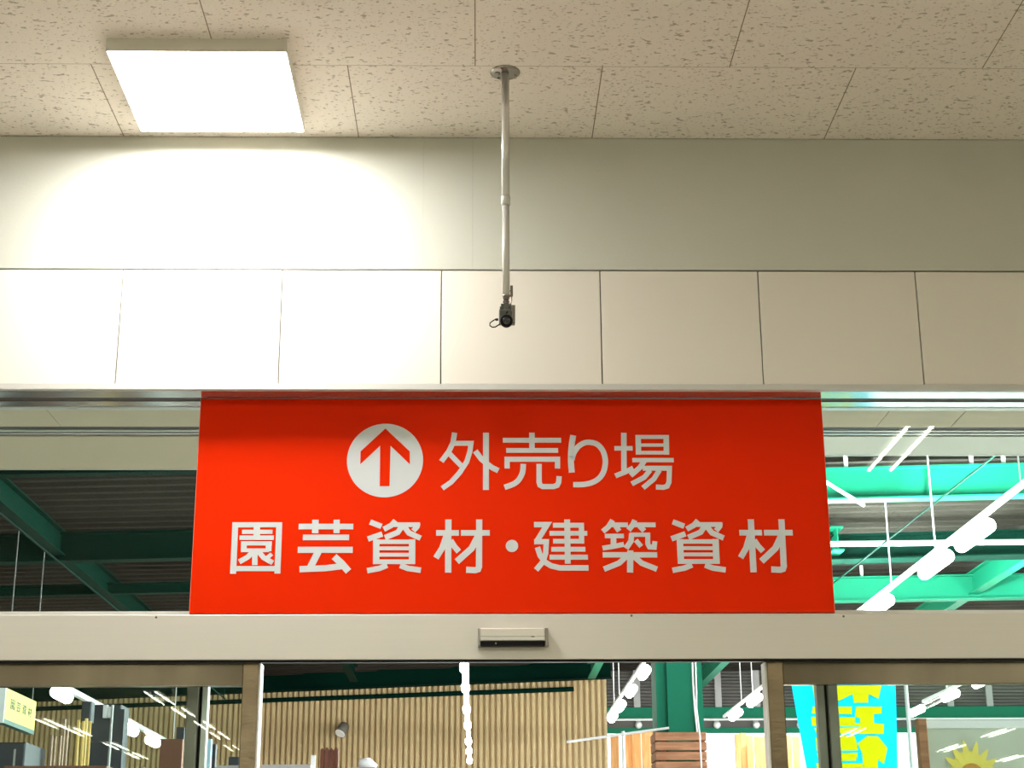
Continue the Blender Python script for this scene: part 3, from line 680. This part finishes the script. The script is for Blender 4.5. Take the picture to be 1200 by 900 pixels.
# green column with a slatted timber screen round its foot
Dc = 14.0
cx0, cx1 = far(768.5, 800, Dc).x, far(823, 800, Dc).x; yc = YD(Dc)
cm = MB().box(cx0, cx0 + .025, yc, yc + .36, 0, ZR).box(cx1 - .05, cx1, yc, yc + .36, 0, ZR).box(cx0, cx1, yc + .08, yc + .10, 0, ZR)
cm.box(cx0 + .10, cx1 - .07, yc + .05, yc + .09, 0, ZR)
col_o = struct(cm.build('column', M_GREEN), 'green steel column in the hall, right of the doorway middle', 'column')
D2 = 13.6; y2 = YD(D2)
sx0, sx1 = far(768, 880, D2).x, far(828.5, 880, D2).x; ztop = far(800, 858, D2).z
sl = thing('slatted_screen', ((sx0 + sx1) / 2, y2 + .4, 0), 'brown slatted timber screen around the foot of the green column', 'screen')
sh = .072; k = 0; z = ztop
while z > .2 and k < 38:
    s_ = MB().box(sx0, sx1, y2, y2 + .03, z - sh + .006, z, .004)
    s_.box(sx0, sx0 + .03, y2 + .03, y2 + .36, z - sh + .006, z); s_.box(sx1 - .03, sx1, y2 + .03, y2 + .36, z - sh + .006, z)
    s_.build('slat', M_BROWN, sl); z -= sh + .006; k += 1
bt = MB()
for xx in (sx0 + .05, sx1 - .09): bt.box(xx, xx + .04, y2 + .031, y2 + .06, 0, ztop - .01)
bt.build('batten', M_BROWN, sl)
# cables down the column
for pts, lb, m in ((((811, 770), (812, 800), (814, 830), (817, 858)), 'thin white cable hanging loosely down the green column, left of the pair', M_WHITE), (((815.5, 770), (816, 812), (816, 830), (820, 862), (822, 900)), 'thin white cable down the right side of the green column', M_WHITE)):
    P = [far(x_, y_, D2 - (.08 if pts[0][0] < 813 else .2)) for x_, y_ in pts]
    P[0].z = max(P[0].z, ZR); tag(MB().tube(P, .007, 8).build('cable', m, None, True), lb, 'cable')
a, b = far(664, 869.5, 13.97), far(784, 853, 13.99)
tag(MB().tube([a, b], .011, 8).build('reflected_line', M_WHITE), 'thin white line standing in for a reflection, ending at the green column', 'rod')  # reflected line modelled as a slim white rod
# things in front of the corrugated wall
bd = [(375.5, 380), (380.6, 385.4), (386, 391), (391.5, 396.5)]
a = far(386, 900, 14)
tb = thing('timber_bundle', (a.x, a.y, 0), 'bundle of dark red-brown boards standing in front of the beige wall', 'timber')
for i, (x0, x1) in enumerate(bd):
    p0, p1 = far(x0, 877.5 - (i % 2), 14), far(x1, 877.5, 14)
    xm = (p0.x + p1.x) / 2
    MB().prism([(p0.x, p0.y, 0), (p1.x, p0.y, 0), (p1.x, p0.y, p0.z - .012), (xm, p0.y, p0.z + .008), (p0.x, p0.y, p0.z - .012)], (0, .05, 0)).build('board', M_RBROWN, tb)
upright('post', 364.5, 369.5, 885, 13.5, M_WHITE, 'short white post left of the dark red-brown boards', 'post', depth=.04)
def rack(x0, x1, yt, D, label, m=M_GREY, depth=.6):
    a, b = far(x0, yt, D), far(x1, yt, D); z = a.z; ym = YD(D)
    t = thing('shelf_rack', ((a.x + b.x) / 2, ym + depth / 2, 0), label, 'rack')
    MB().box(a.x, b.x, ym, ym + depth, z - .05, z).build('top_shelf', m, t)
    MB().box(a.x, b.x, ym, ym + depth, z - .9, z - .86).build('lower_shelf', m, t)
    for xx in (a.x, b.x - .04):
        for yy in (ym, ym + depth - .04): MB().box(xx, xx + .04, yy, yy + .04, 0, z - .05).build('upright', m, t)
    return t, a, b, z
rack(306, 364, 896, 12.5, 'grey steel rack top just visible inside the doorway at bottom left')
t, a, b, z = rack(412, 440, 899, 14.5, 'grey rack below the spotlight, carrying a white sack')
p = far(429, 896, 14.8); MB_ = MB().tube([(p.x - .05, p.y, z + .022), (p.x - .04, p.y, z + .052), (p.x + .02, p.y, z + .055), (p.x + .09, p.y, z + .024)], [.02, .05, .05, .02], 12)
tag(MB_.build('sack', M_WHITE, None, True), 'small white sack lying on the rack below the spotlight', 'sack')
# --- behind the left side glass
Xs = far(7.5, 825, 11.0).x
def atX(x, y, X): d = ray(x, y); return EYE + d * (X / d.x)
c1, c2, c3, c4 = atX(7.5, 806, Xs), atX(43, 819, Xs), atX(43, 850.5, Xs), atX(7.5, 843, Xs)
y0_, y1_ = c1.y, c2.y; zt_, zb_ = c1.z, c4.z
ys = thing('hanging_sign', (Xs, (y0_ + y1_) / 2, zt_), 'yellow hanging sign with dark characters behind the left side glass', 'sign')
hb = atX(7.5, 848.5, Xs).z
MB().box(Xs - .05, Xs, y0_, y1_, zb_, zt_).build('sign_panel', M_SIGNYEL, ys)
MB().box(Xs - .05, Xs + .001, y0_, y1_, hb, zb_).build('green_strip', M_GREENSTRIP, ys)
MB().box(Xs - .055, Xs + .001, y0_ - .012, y0_, hb, zt_ + .002).build('white_end', M_WHITE, ys)
zr_ = EYE.z + 2.46
for yy in (y0_ + .06, y1_ - .02): MB().cyl((Xs - .025, yy, zt_), (Xs - .025, yy, zr_), .004, 8).build('hanger', M_CAMGREY, ys)
rl = thing('hanging_rail', (Xs - .025, YD(15), zr_), 'thin dark rail running away low in the left transom, carrying the yellow sign', 'rail')
MB().cyl((Xs - .025, YD(9.5), zr_ + .012), (Xs - .025, YD(20.6), zr_ + .012), .008, 10).build('rail_tube', M_DK_SHADE_GREEN, rl)
for d in (9.7, 20.5): MB().cyl((Xs - .025, YD(d), zr_), (Xs - .025, YD(d), ZR + .12), .004, 8).build('drop_rod', M_DK_SHADE_GREEN, rl)
# the same four characters as the second line of the big sign
def glyph_uv(g): 
    P = [p for q in g.polys for p in q]; x0 = min(p.x for p in P); x1 = max(p.x for p in P); z0 = min(p.y for p in P); z1 = max(p.y for p in P)
    return [[((p.x - x0) / (x1 - x0), (p.y - z0) / (z1 - z0)) for p in q] for q in g.polys]
en = Glyph(262, 600, 7.5); en.st(50, (104, 91), (84, 543)).st(44, (78, 113), (515, 113)).st(50, (490, 91), (473, 541)).st(44, (90, 498), (480, 498)).st(54, (293, 120), (292, 235)).st(38, (140, 226), (442, 226)).st(36, (155, 276), (425, 276)).st(32, (155, 337), (400, 337)).st(44, (258, 348), (215, 395), (138, 438)).st(46, (276, 345), (274, 467)).st(42, (310, 350), (350, 400), (432, 447))
ge = Glyph(262, 600, 7.5); ge.st(48, (660, 128), (1140, 128)).st(54, (808, 68), (805, 186)).st(52, (994, 68), (993, 186)).st(48, (697, 224), (1103, 224)).st(52, (652, 333), (1135, 333)).st(58, (832, 350), (760, 492)).st(52, (667, 503), (900, 494), (1060, 474)).st(58, (972, 392), (1040, 455), (1098, 522))
for i, gl_ in enumerate((en, ge, shi, zai)):
    ly_ = (y1_ - y0_) * (.17 + .19 * i); wy = (y1_ - y0_) * .13; lz = zb_ + (zt_ - zb_) * .38; hz_ = (zt_ - zb_) * .34
    b = MB()
    for q in glyph_uv(gl_): b.prism([(Xs + .0015, y0_ + ly_ + u * wy, lz + v * hz_) for u, v in q], (-.002, 0, 0))
    b.build('lettering', M_INK, ys)
G = 'golden bamboo stakes'
for i, (xb, xt_, yt) in enumerate(((93.5, 92.3, 844), (97.5, 98, 845), (100.5, 101.5, 842), (104.0, 105.5, 845))):
    a, b = far(xb, 900, 12 + .1 * i), far(xt_, yt, 12 + .1 * i)
    lo_ = Vector((a.x, a.y, 0))
    tag(MB().tube([lo_, b], .012, 10).build('garden_stake', M_BAMBOO, None, True), ('leftmost', 'second', 'third', 'rightmost')[i] + ' of the four golden stakes behind the left side glass' if i in (0, 3) else ('second' if i == 1 else 'third') + ' from the left of the four golden stakes behind the left side glass', 'stake', G)
G = 'tan timber posts'
for i, (x0, x1, yt) in enumerate(((59, 61.5, 861), (63, 65.5, 863), (69, 71.5, 862), (73, 76.5, 842), (77.5, 80, 850))):
    upright('timber_post', x0, x1, yt, 13 + .05 * i, M_TAN, ('first', 'second', 'third', 'tallest, fourth', 'fifth')[i] + ' from the left of the tan timber posts under the yellow sign', 'post', G, .04)
def block(name, x0, x1, y0, D, m, label, cat, depth=.4):
    return upright(name, x0, x1, y0, D, m, label, cat, None, depth)
a, b = far(-40, 870, 12.5), far(30, 870, 12.5)
cb_ = thing('cabinet', ((a.x + b.x) / 2, a.y + .3, 0), 'dark cabinet at the lower left corner behind the side glass', 'cabinet')
MB().box(a.x, b.x, a.y, a.y + .6, 0, a.z, .01).build('body', M_NAVY, cb_)
MB().box(b.x - .08, b.x - .065, a.y - .006, a.y + .001, .1, a.z - .05).build('edge_strip', M_GREY, cb_)
# dark display stand with tags and pale pole
a, b = far(107, 825, 15), far(141, 825, 15)
ds = thing('display_stand', ((a.x + b.x) / 2, a.y + .2, 0), 'tall dark display stand right of the golden stakes', 'stand')
MB().box(a.x, b.x, a.y + .05, a.y + .4, 0, a.z, .01).build('panel', M_NAVY, ds)
q0, q1 = far(121, 826, 15), far(125, 841, 15); MB().box(q0.x, q1.x, q0.y, q0.y + .05, q1.z, q0.z, .003).build('price_tag', M_WHITE, ds)
q0, q1 = far(126.5, 828, 15), far(129, 841, 15); MB().box(q0.x, q1.x, q0.y, q0.y + .05, q1.z, q0.z, .003).build('price_tag', M_WHITE, ds)
q0 = far(132, 826, 15); MB().cyl((q0.x, q0.y, .0), (q0.x, q0.y, q0.z), .012, 10).build('pale_pole', M_GREY, ds)
a = far(101, 822, 14); MB_ = MB().box(far(95.5, 830, 14).x, far(107, 830, 14).x, a.y, a.y + .12, far(100, 846, 14).z, a.z, .01)
sk = thing('dark_box', (a.x, a.y + .06, 0), 'dark box on a post above the golden stakes', 'box'); MB_.build('box_body', M_NAVY, sk); MB().cyl((a.x, a.y + .06, 0), (a.x, a.y + .06, a.z - .1), .02, 10).build('post', M_NAVY, sk)
block('display_board', 137.5, 146, 831, 14.5, M_NAVY, 'narrow tall dark panel right of the display stand', 'panel', .05)
block('storage_bin', 188, 214, 866, 16, M_RUST, 'dull red stack of goods behind the left door leaf', 'stack', .4)
block('display_board', 207, 216, 852, 16.5, M_NAVY, 'dark blue panel next to the left door leaf stile', 'panel', .05)
block('film_roll', 240, 247.5, 866, 9, M_PALEBLUE, 'pale blue film-wrapped roll just right of the white door edge', 'roll', .05)
block('display_board', 247.8, 253, 872, 9.4, M_NAVY, 'black strip beside the pale blue roll', 'panel', .05)
block('dark_box', 268, 280, 887, 11.4, M_NAVY, 'low black box by the left stainless post', 'box', .1)
rack(246, 282, 897, 10.5, 'grey rack top between the white door edge and the left stainless post')
rack(5, 125, 897.5, 11.2, 'red-brown rack top along the bottom left of the photo', M_RUST, .4)

# --- behind the right side glass: banner, sunflower board
Db = 9.4; yb = YD(Db)
bt0, bt1 = far(922, 770, Db), far(1049.5, 770, Db)
bb0, bb1 = far(946, 905, Db), far(1051.5, 905, Db)
k_ = (bt0.z - .5) / (bt0.z - bb0.z)
def bpt(u, v):                                  # u across, v down the banner as seen
    l = bt0.lerp(bb0, v); r_ = bt1.lerp(bb1, v); return l.lerp(r_, u)
ban = thing('banner_flag', (bt1.x, yb, 0), 'tall cyan banner with yellow characters behind the right side glass', 'banner')
vs, fs = [], []; nu, nv = 16, 30
for j in range(nv + 1):
    for i in range(nu + 1):
        v = -.35 + (j / nv) * 2.6
        p = bpt(i / nu, v); vs.append((p.x, yb + .012 * math.sin(i * .9 + v * 3), p.z))
fs = [(j * (nu + 1) + i, j * (nu + 1) + i + 1, (j + 1) * (nu + 1) + i + 1, (j + 1) * (nu + 1) + i) for j in range(nv) for i in range(nu)]
MB().add(vs, fs).build('cloth', M_CYAN, ban, True)
pr = MB(); sX = lambda x, y: far(900 + x / 7.5, 790 + y / 7.5, Db - .02)
for poly in (((385, 60), (1000, 60), (1000, 90), (972, 215), (885, 175), (880, 250), (755, 250), (745, 175), (610, 240), (430, 250), (415, 240)),
             ((395, 285), (735, 285), (735, 352), (385, 345)), ((380, 375), (765, 380), (765, 430), (810, 430), (810, 460), (390, 455)),
             ((775, 285), (1000, 285), (1000, 345), (930, 350), (930, 430), (1020, 440), (1015, 525), (430, 525), (410, 475), (810, 470), (810, 385), (765, 375)),
             ((640, 540), (760, 540), (785, 620), (790, 670), (430, 675), (420, 560)), ((430, 690), (790, 692), (775, 760), (450, 765)), ((425, 780), (830, 785), (850, 900), (440, 900)),
             ((870, 545), (965, 545), (1050, 650), (1020, 790), (965, 750), (965, 900), (845, 900), (830, 700), (790, 610))):
    pr.prism([sX(*q) for q in poly], (0, .004, 0))
pr.build('yellow_characters', M_YELLOW, ban)
q = far(1062.5, 803, Db); MB().cyl((q.x, yb + .02, 0), (q.x, yb + .02, bpt(1, -.36).z), .011, 12).build('pole', M_WHITE, ban)
p0 = bpt(0, -.35); MB().cyl((p0.x, yb + .02, p0.z + .01), (q.x, yb + .02, p0.z + .01), .008, 10).build('top_arm', M_WHITE, ban)
Dp = 8.6; yp_ = YD(Dp)
a, b = far(1074, 842.5, Dp), far(1084.5, 842.5, Dp)
zt_ = a.z; xr_ = far(1330, 900, Dp).x
sb = thing('sunflower_board', ((a.x + xr_) / 2, yp_, 0), 'poster board with a yellow sunflower between brown wooden posts, bottom right', 'poster board')
MB().box(a.x, b.x, yp_ - .02, yp_ + .04, 0, zt_, .004).build('post', M_BROWN, sb)
MB().box(xr_, xr_ + .045, yp_ - .02, yp_ + .04, 0, zt_, .004).build('post', M_BROWN, sb)
zp = far(1120, 853.5, Dp).z
MB().box(b.x, xr_, yp_, yp_ + .012, .6, zp).build('poster', M_POSTER, sb)
MB().box(b.x, xr_, yp_ - .002, yp_ + .02, zp, far(1120, 844, Dp).z).build('daylight_strip', M_WHITE, sb)  # white strip standing in for the daylight above the poster
fc = far(1139, 909, Dp); flr = MB()
for ring, (nn, r0, r1, wd, off) in enumerate(((16, .03, .172, .017, 0), (16, .03, .125, .015, .5))):
    for i in range(nn):
        t = 2 * math.pi * (i + off) / nn + .17; dx, dz = math.cos(t), math.sin(t)
        L_ = r1 * (1 + .07 * math.sin(i * 5.1)); W_ = [(r0, .5), (L_ * .45, .95), (L_ * .65, 1.0), (L_ * .82, .72), (L_ * .94, .3), (L_, 0), (L_ * .94, -.3), (L_ * .82, -.72), (L_ * .65, -1.0), (L_ * .45, -.95), (r0, -.5)]
        flr.prism([(fc.x + dx * a_ - dz * wd * w_, yp_ - .005 + .0015 * ring, fc.z + dz * a_ + dx * wd * w_) for a_, w_ in W_], (0, .0012, 0))
flr.build('sunflower_petals', M_PETAL, sb)
MB().cyl((fc.x, yp_ - .006, fc.z), (fc.x, yp_ - .002, fc.z), .062, 28).build('sunflower_centre', M_SEED, sb)
